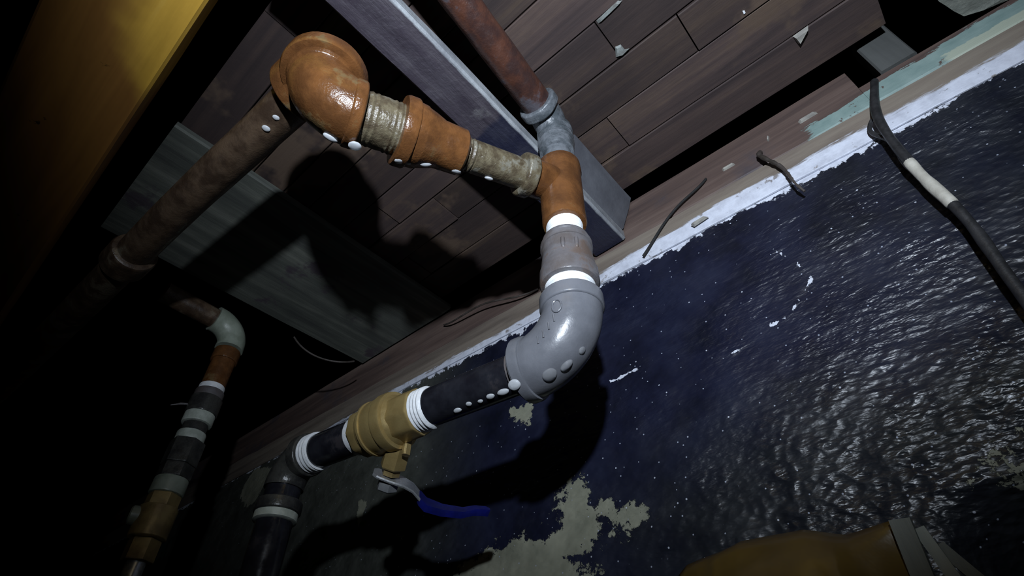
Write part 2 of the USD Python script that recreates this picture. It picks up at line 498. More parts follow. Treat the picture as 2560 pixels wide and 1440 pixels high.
def wall_mat():
    """Tar-painted plaster; where the mesh attribute says so, bare plaster or whitewash shows."""
    g = G()
    p, x, y, z = g.xyz()
    col = g.n('attribute', 'color', attribute='coat')
    s = g.n('separate_color', 'r', color=col); b = s[:-2]
    bare, white, grey = b + '.r', b + '.g', b + '.b'
    n1 = g.noise(14, 6, 0.6)
    c = g.ramp(n1, [(0.32, (0.005, 0.006, 0.013)), (0.5, (0.009, 0.0105, 0.025)), (0.7, (0.015, 0.018, 0.038))])
    c = g.mix(g.math('multiply', g.step(g.math('subtract', 0.0, x), 0.5, 0.75), grey), c, g.ramp(g.noise(22, 6, 0.65), [(0.3, (0.035, 0.038, 0.032)), (0.7, (0.085, 0.09, 0.078))]))
    c = g.mix(g.math('multiply', grey, g.step(x, -0.75, -0.5)), c, g.ramp(g.noise(30, 6, 0.65), [(0.3, (0.009, 0.010, 0.011)), (0.7, (0.026, 0.029, 0.028))]))
    fr = g.math('multiply', g.math('subtract', g.noise(42, 8, 0.72), 0.5), 2.3)
    e1 = g.step(g.math('add', bare, fr), 0.50, 0.54)
    plaster = g.ramp(g.noise(26, 6, 0.62), [(0.3, (0.15, 0.155, 0.115)), (0.7, (0.26, 0.26, 0.195))])
    c = g.mix(e1, c, plaster)
    e2 = g.step(g.math('add', white, g.math('multiply', fr, 0.9)), 0.5, 0.54)
    c = g.mix(e2, c, white_of(g))
    # spatter of white paint
    v1 = g.n('voronoi_texture', 'distance', vector=p, scale=62.0, randomness=1.0)
    v2 = g.n('voronoi_texture', 'color', vector=p, scale=62.0, randomness=1.0)
    dot = g.math('multiply', g.math('subtract', 1.0, g.step(v1, 0.05, 0.075)), g.step(g.n('separate_color', 'r', color=v2), 0.55, 0.56))
    c = g.mix(g.math('multiply', dot, 0.9), c, (0.45, 0.48, 0.55))
    v3 = g.n('voronoi_texture', 'distance', vector=p, scale=150.0, randomness=1.0)
    v4 = g.n('voronoi_texture', 'color', vector=p, scale=150.0, randomness=1.0)
    c = g.mix(g.math('multiply', g.math('subtract', 1.0, g.step(v3, 0.10, 0.16)), g.step(g.n('separate_color', 'r', color=v4), 0.80, 0.81)), c, (0.30, 0.33, 0.40))
    m2 = g.mapped((0.55, 1.0, 1.35))
    h = g.math('add', g.math('multiply', g.noise(330, 2, 0.5, m2), 0.22), g.noise(125, 2, 0.5, m2))
    h = g.math('multiply', h, g.math('multiply', g.lin(x, -0.40, 0.05, 0.38, 1.0), g.lin(g.noise(11, 3), 0.40, 0.62, 0.32, 1.05)))
    chunks = g.n('voronoi_texture', 'distance', vector=g.mapped((0.7, 1.0, 1.2)), scale=135.0, randomness=1.0, feature='smooth_f1', smoothness=0.35)
    h = g.math('add', h, g.math('multiply', g.math('multiply', chunks, 0.75), g.math('multiply', grey, g.step(x, -0.42, -0.1))))
    edges = g.math('add', h, g.math('multiply', g.math('add', e2, g.math('multiply', e1, -0.6)), 0.5))
    paint = g.math('maximum', e1, e2)
    r = g.math('add', g.lin(g.noise(30, 4), 0.35, 0.65, 0.28, 0.42), g.math('multiply', paint, 0.35))
    return g.done('tar_painted_plaster', base_color=c, roughness=r, normal=g.bump(edges, 0.85, 0.004), specular_ior_level=0.42)


RIM, SILL, WALL = rim_mat(), sill_mat(), wall_mat()


def plaster_mat():
    g = G()
    c = g.ramp(g.noise(40, 7, 0.68), [(0.3, (0.07, 0.075, 0.065)), (0.5, (0.13, 0.14, 0.12)), (0.7, (0.24, 0.25, 0.21))])
    h = g.math('add', g.noise(60, 6, 0.65), g.math('multiply', g.noise(240, 3), 0.4))
    return g.done('grey_green_plaster', base_color=c, roughness=0.7, normal=g.bump(h, 0.7, 0.003))


PLASTER = plaster_mat()


def sack_mat():
    g = G()
    p, x, y, z = g.xyz()
    c = g.ramp(g.noise(9, 5, 0.6), [(0.3, (0.07, 0.043, 0.011)), (0.55, (0.13, 0.083, 0.017)), (0.75, (0.19, 0.13, 0.03))])
    c = g.mix(g.step(g.noise(13, 3, 0.5), 0.66, 0.70), c, (0.24, 0.25, 0.20))
    return g.done('ochre_plastic_sheet', base_color=c, roughness=0.34, normal=g.bump(g.noise(40, 4), 0.25, 0.003))


SACK = sack_mat()
SLAT = wood('pale_grey_lath', (0.16, 0.17, 0.15), (0.25, 0.27, 0.24), (0.36, 0.37, 0.33), 2)
EARTH = metal_paint('dark_earth', (0.06, 0.05, 0.04), (0.03, 0.025, 0.02), (0.8, 0.95), 8, 0.6, 60)

# ------------------------------------------------------------------ the large structure
# wall: a dense uneven sheet of tar-painted plaster with a back
def inside(poly, x, z, soft):
    """Signed nearness to a polygon in the wall's plane: 1 inside, 0 outside, soft at the rim."""
    from shapely import Polygon, points, distance, contains
    P = Polygon(poly); pts = points(np.stack([x.ravel(), z.ravel()], 1))
    d = distance(P.boundary, pts) * np.where(contains(P, pts), 1, -1)
    return np.clip(0.5 + d / soft, 0, 1).reshape(x.shape)


def near_line(pts, x, z, half):
    from shapely import LineString, points, distance
    d = distance(LineString(pts), points(np.stack([x.ravel(), z.ravel()], 1)))
    return np.clip(1.0 - d / (2 * half), 0, 1).reshape(x.shape)


def on_wall(pix):
    return [tuple(onY(a, b, 1.0)[[0, 2]]) for a, b in pix]


xs = np.unique(np.r_[np.linspace(-6.0, -2.2, 120), np.linspace(-2.2, 0.65, 560), np.linspace(0.65, 1.6, 60)])
zs = np.unique(np.r_[np.linspace(-1.0, 0.1, 50), np.linspace(0.1, 1.035, 330)])
X, Z = np.meshgrid(xs, zs)
Z = -1.0 + (Z + 1.0) * (1.0165 - 0.0145 * X + 1.0) / (zs[-1] + 1.0)                   # the top edge follows the sill
P3 = np.stack([X * 1.0, np.zeros_like(X), Z], -1)
h = 0.020 * (meshkit.fbm(P3 * 3.5, 3, 3) - 0.5)
h += 0.003 * (meshkit.fbm(P3 * np.array([14, 1, 30]), 4, 5) - 0.5)
streak = np.clip((X + 0.62) / 0.5, 0, 1) * (0.35 + 0.9 * meshkit.fbm(P3 * 4, 2, 77))
h += 0.0016 * streak * (meshkit.fbm(P3 * np.array([30, 1, 84]), 2, 55) - 0.5)
h += 0.0028 * (meshkit.fbm(P3 * np.array([60, 1, 60]), 2, 58) - 0.5) * np.clip((0.75 - Z) / 0.3, 0.25, 1)
low = np.clip((0.62 - Z + 0.10 * X) / 0.22, 0, 1) * np.clip((X + 0.75) / 0.4, 0, 1)
chunk = meshkit.noise(P3 * np.array([44, 1, 34]) + 1.5 * meshkit.fbm(P3 * 20, 2, 9)[..., None], 11)
h += low * 0.003 * (np.abs(chunk - 0.5) * 2 - 0.4)
h += low * 0.014 * (meshkit.fbm(P3 * 9, 3, 21) - 0.5)
h -= 0.16 * np.clip((0.30 - Z) / 0.1, 0, 1) * np.clip((X + 0.06) / 0.12, 0, 1)      # the recess low on the right
h *= np.clip((1.014 - 0.0145 * X - Z) / 0.07, 0.12, 1)
Yw = 0.997 - h
bare = np.maximum.reduce([
    inside(on_wall([(1395, 1255), (1430, 1190), (1470, 1200), (1480, 1255), (1540, 1270), (1580, 1255), (1625, 1300), (1560, 1330), (1510, 1310), (1500, 1350), (1440, 1400), (1500, 1440), (1420, 1520), (1100, 1520), (1150, 1420), (1230, 1380), (1300, 1360), (1400, 1330)]), X, Z, 0.09),
    inside(on_wall([(1280, 1020), (1330, 1015), (1325, 1060), (1290, 1065)]), X, Z, 0.05),
    0.75 * inside(on_wall([(2420, 1130), (2560, 1090), (2560, 1200), (2440, 1220)]), X, Z, 0.1),
    0.95 * inside(on_wall([(600, 1240), (640, 1165), (690, 1170), (640, 1260), (620, 1275)]), X, Z, 0.04),
    0.9 * inside(on_wall([(900, 1250), (925, 1250), (910, 1300), (895, 1320)]), X, Z, 0.03)])
white = np.clip(0.5 + (Z - (1.007 - 0.0145 * X + 0.013 * (meshkit.fbm(P3 * 6, 3, 31) - 0.5) * 2)) / 0.05, 0, 1)
white = np.maximum.reduce([white * 0.96, 0.72 * near_line(on_wall([(1530, 955), (1592, 926)]), X, Z, 0.008), 0.56 * near_line(on_wall([(1915, 620), (1960, 640), (2020, 680), (2030, 700), (2010, 735)]), X, Z, 0.006),
                           0.57 * near_line(on_wall([(2000, 750), (1975, 790), (1930, 815)]), X, Z, 0.007), 0.52 * near_line(on_wall([(1800, 905), (1850, 875)]), X, Z, 0.006)])
grey = np.clip(np.maximum(low * 0.75, np.clip((X + 0.15) / 0.5, 0, 1) * 0.55), 0, 1)
grey = np.maximum(grey, np.clip((-0.95 - X) / 0.3, 0, 1))
n0, n1 = X.shape
front = np.stack([X, Yw, Z], -1).reshape(-1, 3)
back = np.array([[xs[0], 1.5, zs[0]], [xs[-1], 1.5, zs[0]], [xs[-1], 1.5, zs[-1]], [xs[0], 1.5, zs[-1]]])
idx = np.arange(n0 * n1).reshape(n0, n1)
quads = np.stack([idx[:-1, :-1], idx[:-1, 1:], idx[1:, 1:], idx[1:, :-1]], -1).reshape(-1, 4)
wf = np.vstack([quads[:, [0, 1, 2]], quads[:, [0, 2, 3]]])
b0 = n0 * n1
def fan(edge, A, B):
    e = np.asarray(edge)
    return [[e[k], A, e[k + 1]] for k in range(len(e) - 1)] + [[A, B, e[-1]]]
bf = [[b0, b0 + 2, b0 + 1], [b0, b0 + 3, b0 + 2]]
bf += [[a, b0, c] if True else 0 for a, c in zip(idx[0, :-1], idx[0, 1:])] + [[b0, b0 + 1, idx[0, -1]]]
bf += [[a, c, b0 + 3] for a, c in zip(idx[-1, :-1], idx[-1, 1:])] + [[b0 + 3, idx[-1, -1], b0 + 2]]
bf += [[a, c, b0] for a, c in zip(idx[:-1, 0], idx[1:, 0])] + [[b0, idx[-1, 0], b0 + 3]]
bf += [[a, b0 + 1, c] for a, c in zip(idx[:-1, -1], idx[1:, -1])] + [[b0 + 1, b0 + 2, idx[-1, -1]]]
wv, wfaces = np.vstack([front, back]), np.vstack([wf, np.array(bf)])
wall = thing('wall_right', (0, 1.0, 0), 'dark navy tar-painted plaster wall with glossy rough patches and peeling bare spots', kind='structure')
face = part(wall, 'plaster_face', (wv, wfaces), WALL, smooth=True)
cv = np.zeros((len(wv), 3), np.float32)
cv[:n0 * n1] = np.stack([bare.ravel(), white.ravel(), grey.ravel()], 1)
UsdGeom.PrimvarsAPI(face.prim).CreatePrimvar('coat', Sdf.ValueTypeNames.Color3fArray, 'vertex').Set([Gf.Vec3f(*map(float, c)) for c in cv])
WALLMESH = (wv[:n0 * n1], wf)
# masonry above the sill at the right, beside the black hole
pb = block((0.455, 0.99, 1.210), (1.5, 1.03, 2.0), (30, 1, 26), 0.008, 0.008, 14, 5)
pb[0][:, 0] += np.clip(pb[0][:, 1] - 0.99, 0, 1) * 4 * (pb[0][:, 0] < 0.6)
part(wall, 'masonry_block', pb, PLASTER, 'grey green rough plaster above the mint paint')

floor = single('floor', np.array([0, 0, -EYE[2] / U]), block((-6.5, -4, -EYE[2] / U - 0.1), (2.0, 1.5, -EYE[2] / U), (40, 20, 1), 0.01), EARTH, 'dark bare earth floor of the cellar', kind='structure')

# ceiling: narrow floor planks seen from below, each a piece
ceiling = thing('ceiling', (0, 0, 1.3), 'brown narrow floor planks seen from below', kind='structure')
rows = [-0.035, 0.075, 0.185, 0.285, 0.37, 0.496, 0.609, 0.722, 0.840, 0.958]
joints = {4: [-0.72], 5: [-0.169, -1.02], 6: [-0.015, -0.86], 7: [-0.286, -1.12], 8: [-0.60], 3: [-0.40, 0.12], 2: [-0.9, -0.1], 1: [-0.55, 0.2], 0: [-0.75, 0.0]}
for k in range(len(rows) - 1):
    ends = [-1.70] + sorted(joints.get(k, []) + [-0.48]) + [0.345 + 0.006 * math.sin(5 * k)]
    for a, b in zip(ends[:-1], ends[1:]):
        dz = RNG.uniform(-0.004, 0.004)
        g0 = 0.0012 + 0.0008 * RNG.random()
        zk = 1.3 if a > -0.481 else 1.335
        mesh = block((a + 0.0016, rows[k] + g0, zk + dz), (b - 0.0016, rows[k + 1] - g0, zk + 0.045), (16, 4, 1), 0.0022, 0.0016, 9, 3 * k)
        part(ceiling, 'plank', mesh, PLANK)
# joists
def leaning(mesh, k, z0):
    v, f = mesh
    v = v.copy(); v[:, 0] += k * (v[:, 2] - z0) * (v[:, 0] > -0.47); return v, f
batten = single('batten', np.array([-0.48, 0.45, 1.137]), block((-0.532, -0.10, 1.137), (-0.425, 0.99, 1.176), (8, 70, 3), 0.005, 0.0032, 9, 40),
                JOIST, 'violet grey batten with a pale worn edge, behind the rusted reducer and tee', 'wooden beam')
cleat = single('cleat', np.array([-0.48, 0.85, 1.18]), leaning(block((-0.530, 0.70, 1.179), (-0.424, 0.99, 1.294), (6, 22, 8), 0.005, 0.003, 12, 44), 0.42, 1.179),
               CLEAT, 'smooth pale grey wooden cleat in the corner right behind the tee', 'wooden block')
beam = single('wide_board', np.array([-1.44, 0.45, 1.285]), block((-1.716, -0.04, 1.288), (-1.168, 0.985, 1.312), (26, 60, 2), 0.005, 0.004, 7, 50),
              JOIST_A, 'wide greenish grey board under the ceiling, crossed by the long rusty pipe', 'board')
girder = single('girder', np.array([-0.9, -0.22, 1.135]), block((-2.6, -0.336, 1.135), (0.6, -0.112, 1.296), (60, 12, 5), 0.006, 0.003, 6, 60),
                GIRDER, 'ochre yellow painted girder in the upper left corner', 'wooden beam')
# rim board in two heights and the sill below it
def slope(mesh, k=-0.0145):
    v, f = mesh
    v = v.copy(); v[:, 2] += k * v[:, 0]; return v, f
rim = thing('rim_board', (-0.4, 1.0, 1.122), 'brown rim board with a strip of mint green paint above the sill', 'board')
part(rim, 'board', slope(block((-6.0, 0.998, 1.124), (0.232, 1.07, 1.281), (150, 1, 14), 0.004, 0.003, 9, 70)), RIM)
part(rim, 'lower_strip', slope(block((0.232, 0.998, 1.124), (1.5, 1.07, 1.202), (60, 1, 8), 0.004, 0.003, 9, 71)), RIM)
single('upright_board', np.array([0.322, 1.0, 1.2]), block((0.284, 1.0, 1.206), (0.361, 1.06, 1.42), (6, 1, 14), 0.004, 0.003, 9, 72),
       wood('grey_upright', (0.05, 0.052, 0.05), (0.085, 0.088, 0.085), (0.12, 0.125, 0.12), 2), 'short grey board standing between the two black holes in the upper right', 'board')
sill = single('sill_beam', np.array([-0.4, 0.985, 1.02]), slope(block((-6.0, 0.992, 1.017), (1.5, 1.3, 1.1165), (220, 2, 10), 0.0015, 0.004, 12, 80), -0.0145),
              SILL, 'long wooden sill on top of the dark wall with a ragged stripe of white paint', 'wooden beam')

# ------------------------------------------------------------------ the old rusted line: long pipe, big elbow, branch, tee
ZV = np.array([0, 0, 1.0])
T = onY(1402, 470, 0.60)                      # centre of the tee
C = onZ(784, 249, 0.875)                      # corner of the big elbow
db = C - T; LB = np.linalg.norm(db); db /= LB
rust = thing('rusted_pipe_line', (C + T) / 2, 'old orange rusted pipe line with a big elbow, reducer and tee under the ceiling', 'pipe')
a_ = lambda px: along(T, db, px, True, 0.045)
RB = LB - a_(908) - 0.004
bend = sweep(arc(C, -db, ZV, RB, 22, 0.0), 0.0610, 36)
big = part(rust, 'elbow', lumpy(outward(bend), 0.0016, 22, 4), RUST, 'big orange rusted elbow, wet and beaded with drops')
s1, s0 = a_(874), a_(908)
part(big, 'collar', outward(lathe(T, db, band(s0, s1, 0.0635, 0.005), 44)), RUST)
D_ = C + ZV * 0.085
part(big, 'rim', outward(lathe(D_, ZV, band(-0.03, 0.014, 0.064, 0.006), 44)), RUST)
mid0, mid1 = a_(1014), a_(915)
prof = [(mid0 - 0.01, 0.049)] + threads(mid0, mid0 + 0.028, 0.0505, 0.009, 0.0016) + [(mid0 + 0.031, 0.0492), (mid0 * 0.5 + mid1 * 0.5, 0.0500), (mid1 - 0.025, 0.0492)] + threads(mid1 - 0.022, mid1, 0.0500, 0.009, 0.0016) + [(mid1 + 0.012, 0.049)]
part(rust, 'pipe_nipple', lumpy(outward(lathe(T, db, prof, 40)), 0.001, 60, 7), GALV, 'short grey brown threaded nipple between elbow and reducer')
r0, r1, r2, r3 = a_(1174), a_(1110), a_(1038), a_(1004)
prof = [(r0, 0.037), (r0 + 0.001, 0.041), (r0 + 0.006, 0.0465), (r1 - 0.004, 0.0475), (r1, 0.0475), (r1 + 0.004, 0.0490), (r1 + 0.02, 0.0545), (r1 + 0.036, 0.0595), (r2 - 0.018, 0.0618), (r2 - 0.006, 0.0625), (r2 - 0.002, 0.0625),
        (r2, 0.067), (r2 + 0.003, 0.0685), (r3 - 0.006, 0.0685), (r3 - 0.001, 0.066), (r3, 0.058)]
red = part(rust, 'pipe_reducer', lumpy(outward(lathe(T, db, prof, 44)), 0.0015, 26, 9), RUST, 'orange rusted bell reducer with a broad band')
part(rust, 'pipe_nipple', lumpy(outward(lathe(T, db, [(a_(1335), 0.0335), (a_(1330) , 0.034), (r0 - 0.02, 0.034)] + threads(r0 - 0.02, r0, 0.0345, 0.008) + [(r0 + 0.012, 0.034)], 36)), 0.001, 60, 12), GALV,
     'thin grey brown wet nipple leading to the tee')
# tee: vertical run with a branch
tz = lambda py: along(T, ZV, py, False, 0.044)
t_lo, t_hi = tz(524), tz(378)
prof = [(t_lo, 0.037), (t_lo + 0.002, 0.0435), (t_lo + 0.006, 0.0455), (t_lo + 0.03, 0.0460), (t_lo + 0.037, 0.046), (t_hi - 0.036, 0.0485), (t_hi - 0.03, 0.0505), (t_hi - 0.006, 0.0500), (t_hi - 0.002, 0.047), (t_hi, 0.036)]
run = outward(lathe(T, ZV, prof, 44))
br = outward(lathe(T, db, [(0.0, 0.038), (0.04, 0.0405), (a_(1352), 0.0415)], 40))
tee = part(rust, 'pipe_tee', lumpy(join(run, br), 0.0013, 26, 14), RUST, 'orange rusted tee at the top of the riser')
part(tee, 'collar', lumpy(outward(lathe(T, db, band(a_(1350), a_(1320), 0.0475, 0.005), 40)), 0.002, 40, 15), GALV, 'yellowish stained collar of the branch')
# upper fitting and the long pipe running off along the wall
PZ = 1.0
Ptop = np.array([C[0], C[1], PZ])
P1 = onZ(480, 490, PZ); P2 = onZ(22, 944, PZ)
dp = P2 - P1; dp /= np.linalg.norm(dp)
dq = P1 - Ptop; dq /= np.linalg.norm(dq)
up = part(rust, 'upper_fitting', lumpy(outward(sweep(arc(Ptop, -ZV, dq, 0.058, 14, 0.004), 0.064, 36)), 0.0016, 20, 18), RUST, 'wide orange rusted fitting above the big elbow')
part(up, 'collar', lumpy(outward(lathe(Ptop, -ZV, [(0.018, 0.06), (0.02, 0.072), (0.026, 0.078), (0.05, 0.079), (0.056, 0.076), (0.058, 0.062)], 48)), 0.0012, 24, 19), RUST)
part(up, 'collar', lumpy(outward(lathe(Ptop, dq, band(0.054, 0.094, 0.069, 0.006), 44)), 0.0014, 24, 20), RUST)
far = P1 + dp * 3.4
lp = np.vstack([Ptop + dq * 0.07, Ptop + dq * 0.2, P1, P1 + dp * 0.5, P1 + dp * 1.2, far])
lps = smooth_path(lp, 70)
longpipe = outward(sweep(lps, 0.0425, 32))
part(rust, 'long_pipe', lumpy(longpipe, 0.0012, 18, 22), RUST_DARK, 'long brown rusty pipe running away to the left')
sc_ = along(P1, dp, 322)
part(rust, 'coupling', lumpy(outward(lathe(P1, dp, [(sc_ - 0.045, 0.044), (sc_ - 0.04, 0.053), (sc_ - 0.032, 0.056), (sc_ + 0.03, 0.056), (sc_ + 0.036, 0.053), (sc_ + 0.04, 0.044)], 40)), 0.001, 24, 24), RUST_DARK,
     'brown ring coupling on the long pipe')

# ------------------------------------------------------------------ the upper line: grey fittings above the tee and the red brown pipe beside the joist
RX, RY = T[0], T[1]
K = np.array([RX + 0.002, RY, 1.197])
pe = onZ(1150, 0, 1.197)
dk = pe - K; dk /= np.linalg.norm(dk)
upper = thing('upper_pipe_line', K, 'red brown pipe with grey sealed fittings running beside the joist above the tee', 'pipe')
kz = lambda py: along(T, ZV, py, False, 0.042)
part(upper, 'pipe_nipple', outward(lathe(T, ZV, [(t_hi - 0.01, 0.0335), (kz(352), 0.0335), (kz(344), 0.0335)], 36)), GREY_SEALED, 'short grey nipple just above the tee')
k0, k1 = kz(349), kz(285)
prof = [(k0, 0.036), (k0 + 0.003, 0.041), (k0 + 0.03, 0.0435)] + threads(k0 + 0.034, k1 - 0.02, 0.0445, 0.016, 0.003) + [(k1 - 0.016, 0.044), (k1, 0.04)]
cp = part(upper, 'pipe_coupling', lumpy(outward(lathe(T, ZV, prof, 40)), 0.003, 30, 31), GREY_SEALED, 'grey coupling smeared with sealant')
part(upper, 'elbow', lumpy(outward(sweep(arc(K, -ZV, dk, 0.06, 14, 0.012), 0.040, 32)), 0.003, 30, 33), GREY_SEALED, 'grey elbow smeared with sealant')
ke = along(K, dk, 1344)
part(upper, 'collar', lumpy(outward(lathe(K, dk, band(ke - 0.018, ke + 0.008, 0.050, 0.005), 36)), 0.006, 26, 35), GREY_SEALED, 'ragged grey lip of sealant')
part(upper, 'pipe', lumpy(outward(sweep(np.linspace(K + dk * 0.05, K + dk * 0.66, 40), 0.0375, 28)), 0.0022, 24, 36), RUST_RED, 'red brown rusted pipe under the planks')

# ------------------------------------------------------------------ the new riser: nipples, grey union, grey elbow, black pipe
Q = np.array([RX - 0.006, RY, 0.0]); Q[2] = onY(1430, 882, RY)[2]
E2 = onZ(730, 1167, Q[2])
du = T - Q; du /= np.linalg.norm(du)
dh = onZ(1040, 1033, Q[2]) - Q; dh /= np.linalg.norm(dh)
riser = thing('riser_pipe_line', Q, 'newer grey and black pipe line from the rusted tee down to the brass valve', 'pipe')
uz = lambda py: along(Q, du, py, False, 0.046)
hx = lambda px: along(Q, dh, px, True, 0.04)
part(riser, 'pipe_nipple', outward(lathe(Q, du, [(uz(575), 0.034), (uz(500), 0.034)], 36)), BLACK, 'steel nipple below the tee, mostly wrapped in tape')
w0, w1 = uz(556), uz(521)
tp = part(riser, 'thread_tape', lumpy(outward(lathe(Q, du, [(w0, 0.034), (w0 + 0.002, 0.0365)] + [(w0 + (w1 - w0) * t, 0.0368 + 0.0007 * math.sin(40 * t)) for t in np.linspace(0.06, 0.94, 24)] + [(w1, 0.034)], 40)), 0.0012, 50, 41), TAPE, 'white thread tape just below the tee')
u0, u1, u2, u3 = uz(676), uz(642), uz(588), uz(560)
prof = [(u0, 0.046), (u0 + 0.002, 0.0535), (u0 + 0.006, 0.0555), (u0 + 0.034, 0.055), (u0 + 0.038, 0.053), (u1 + 0.016, 0.0515), (u2 - 0.012, 0.048), (u2 - 0.008, 0.0495), (u2 + 0.006, 0.0495), (u2 + 0.010, 0.0465),
        (u3 - 0.008, 0.0455), (u3 - 0.006, 0.0475), (u3 - 0.001, 0.0465), (u3, 0.036)]
union = part(riser, 'pipe_union', lumpy(outward(lathe(Q, du, prof, 48)), 0.0006, 30, 43), GREY_DIRTY, 'grey iron union between two wraps of white tape')
part(union, 'union_rim', outward(lathe(Q, du, [(u2 + 0.004, 0.047), (u2 + 0.006, 0.0512), (u2 + 0.016, 0.0512), (u2 + 0.018, 0.047)], 44)), GREY_DIRTY)
for q in (1407, 1441):                                        # two raised cast bars
    hp = hit(q, 605, outward(lathe(Q, du, prof, 48)))
    if hp:
        o, nrm = hp
        rr, _ = frame(du)
        part(union, 'cast_bar', outward(sweep([o - du * 0.016, o - du * 0.012, o + du * 0.012, o + du * 0.016], [0.001, 0.0042, 0.0042, 0.001], 12)), GREY_DIRTY)
x0, x1 = uz(703), uz(664)
prof = [(x0 - 0.012, 0.044)] + threads(x0, x1, 0.0465, 0.0085, 0.0022) + [(x1 + 0.012, 0.044)]
part(riser, 'thread_tape', lumpy(outward(lathe(Q, du, prof, 44)), 0.0008, 50, 45), TAPE, 'white thread tape between the union and the grey elbow')
eb = arc(Q, du, dh, 0.092, 24, 0.0)
elbow_mesh = lumpy(outward(sweep(eb, 0.0535, 48)), 0.0006, 20, 47)
ge = part(riser, 'elbow', elbow_mesh, GREY, 'large smooth grey iron elbow with a drop hanging from it', smooth=True)
y1 = uz(704)
part(ge, 'collar', outward(lathe(Q, du, band(min(0.085, y1 - 0.03), y1, 0.0575, 0.0045), 48)), GREY)
g0, g1 = 0.080, hx(1282)
part(ge, 'collar', outward(lathe(Q, dh, [(g0, 0.050), (g0 + 0.002, 0.0565), (g0 + 0.008, 0.0585), (g0 + 0.02, 0.0585), (g1 - 0.006, 0.0575), (g1 - 0.001, 0.055), (g1, 0.040)], 48)), GREY)
for (q, r_, s_) in ((1392, 765, 0), (1385, 795, 1), (1372, 815, 1), (1358, 835, 1), (1345, 850, 1)):     # worn cast marks
    hp = hit(q, r_, elbow_mesh)
    if hp:
        o, nrm = hp
        e1, e2 = frame(nrm)
        if s_ == 0:
            ringp = [o + nrm * 0.0006 + 0.0085 * (math.cos(t) * e1 + 1.5 * math.sin(t) * e2) for t in np.linspace(0, 2 * math.pi, 17)]
            part(ge, 'cast_mark', outward(sweep(ringp, 0.0017, 6, cap=False)), GREY)
        else:
            part(ge, 'cast_mark', outward(sweep([o - e2 * 0.007, o + e2 * 0.007], 0.0018, 6)), GREY)
b0_, b1_ = hx(1290), hx(1005)
bp = outward(lathe(Q, dh, [(b0_, 0.0365)] + [(b0_ + (b1_ - b0_) * t, 0.0365) for t in np.linspace(0.02, 0.98, 10)] + [(b1_, 0.0365)], 44))
part(riser, 'black_pipe', bp, BLACK, 'glossy black steel pipe between the grey elbow and the brass valve')
q0, q1 = hx(1052), hx(1010)
part(riser, 'thread_tape', lumpy(outward(lathe(Q, dh, [(q0, 0.0365)] + threads(q0 + 0.002, q1, 0.0415, 0.0075, 0.002) + [(q1 + 0.01, 0.0395)], 44)), 0.0008, 50, 51), TAPE, 'white thread tape at the mouth of the valve')
part(riser, 'thread_tape', lumpy(outward(lathe(Q, dh, [(hx(1285), 0.0365), (hx(1283), 0.0415), (hx(1268), 0.0415), (hx(1265), 0.0365)], 40)), 0.0006, 50, 52), GREY_DIRTY, 'grey ring of sealant where the black pipe enters the elbow')

# the brass ball valve
VC = Q + dh * hx(952)
valve = thing('ball_valve', VC, 'brass ball valve with a blue handle on the black pipe', 'valve')
c0 = hx(1022) - hx(952); c9 = hx(872) - hx(952)
body = join(outward(lathe(VC, dh, [(c0, 0.040), (c0 + 0.003, 0.0465), (c0 + 0.006, 0.048), (c0 + 0.052, 0.048), (c0 + 0.056, 0.044)], 48, square=8)),
            outward(lathe(VC, dh, [(c0 + 0.045, 0.041), (-0.012, 0.0515), (0.0, 0.0545), (0.02, 0.0555), (0.042, 0.0535), (0.062, 0.049), (0.066, 0.046)], 48)))
vb = part(valve, 'valve_body', body, BRASS)
part(vb, 'body_ring', outward(lathe(VC, dh, [(-0.014, 0.049), (-0.012, 0.0572), (-0.008, 0.0585), (0.008, 0.0585), (0.012, 0.0575), (0.014, 0.049)], 48)), BRASS)
part(vb, 'body_ring', outward(lathe(VC, dh, [(0.044, 0.05), (0.046, 0.0555), (0.051, 0.0555), (0.053, 0.05)], 48)), BRASS)
part(vb, 'hexagon_end', outward(lathe(VC, dh, [(0.058, 0.040), (0.060, 0.048), (0.064, 0.050), (c9 - 0.006, 0.050), (c9 - 0.002, 0.048), (c9, 0.036)], 48, square=8)), BRASS)
SB = np.array([VC[0] + 0.02, VC[1] + 0.012, VC[2]])
tip = onY(974, 1196, VC[1] + 0.045)
ds = tip - SB; LS = np.linalg.norm(ds); ds /= LS
part(valve, 'stem_housing', outward(lathe(SB, ds, [(0.03, 0.020), (0.045, 0.024), (0.052, 0.0265), (0.092, 0.0265), (0.095, 0.024)], 36, square=6)), BRASS)
part(valve, 'stop_lug', outward(block(SB + ds * 0.055 + np.array([0.022, -0.008, -0.024]), SB + ds * 0.055 + np.array([0.034, 0.008, 0.030]), (2, 2, 4), 0.003)), BRASS)
part(valve, 'packing_nut', outward(lathe(SB, ds, [(0.090, 0.014), (0.094, 0.0185), (0.108, 0.0185), (0.110, 0.013)], 36, square=6)), BRASS_DIM)
hn = part(valve, 'stem_nut', outward(lathe(SB, ds, [(0.117, 0.016), (0.119, 0.0215), (0.136, 0.0215), (0.139, 0.018)], 36, square=6)), STEEL, 'bright zinc plated nut')
HP = SB + ds * 0.114
he = onY(1222, 1281, VC[1] + 0.23)
hd = he - HP; hd -= ds * (hd @ ds) * 0.0
LH = np.linalg.norm(hd); hd /= LH
hu = np.cross(hd, ds); hu /= np.linalg.norm(hu); hs = np.cross(hu, hd)

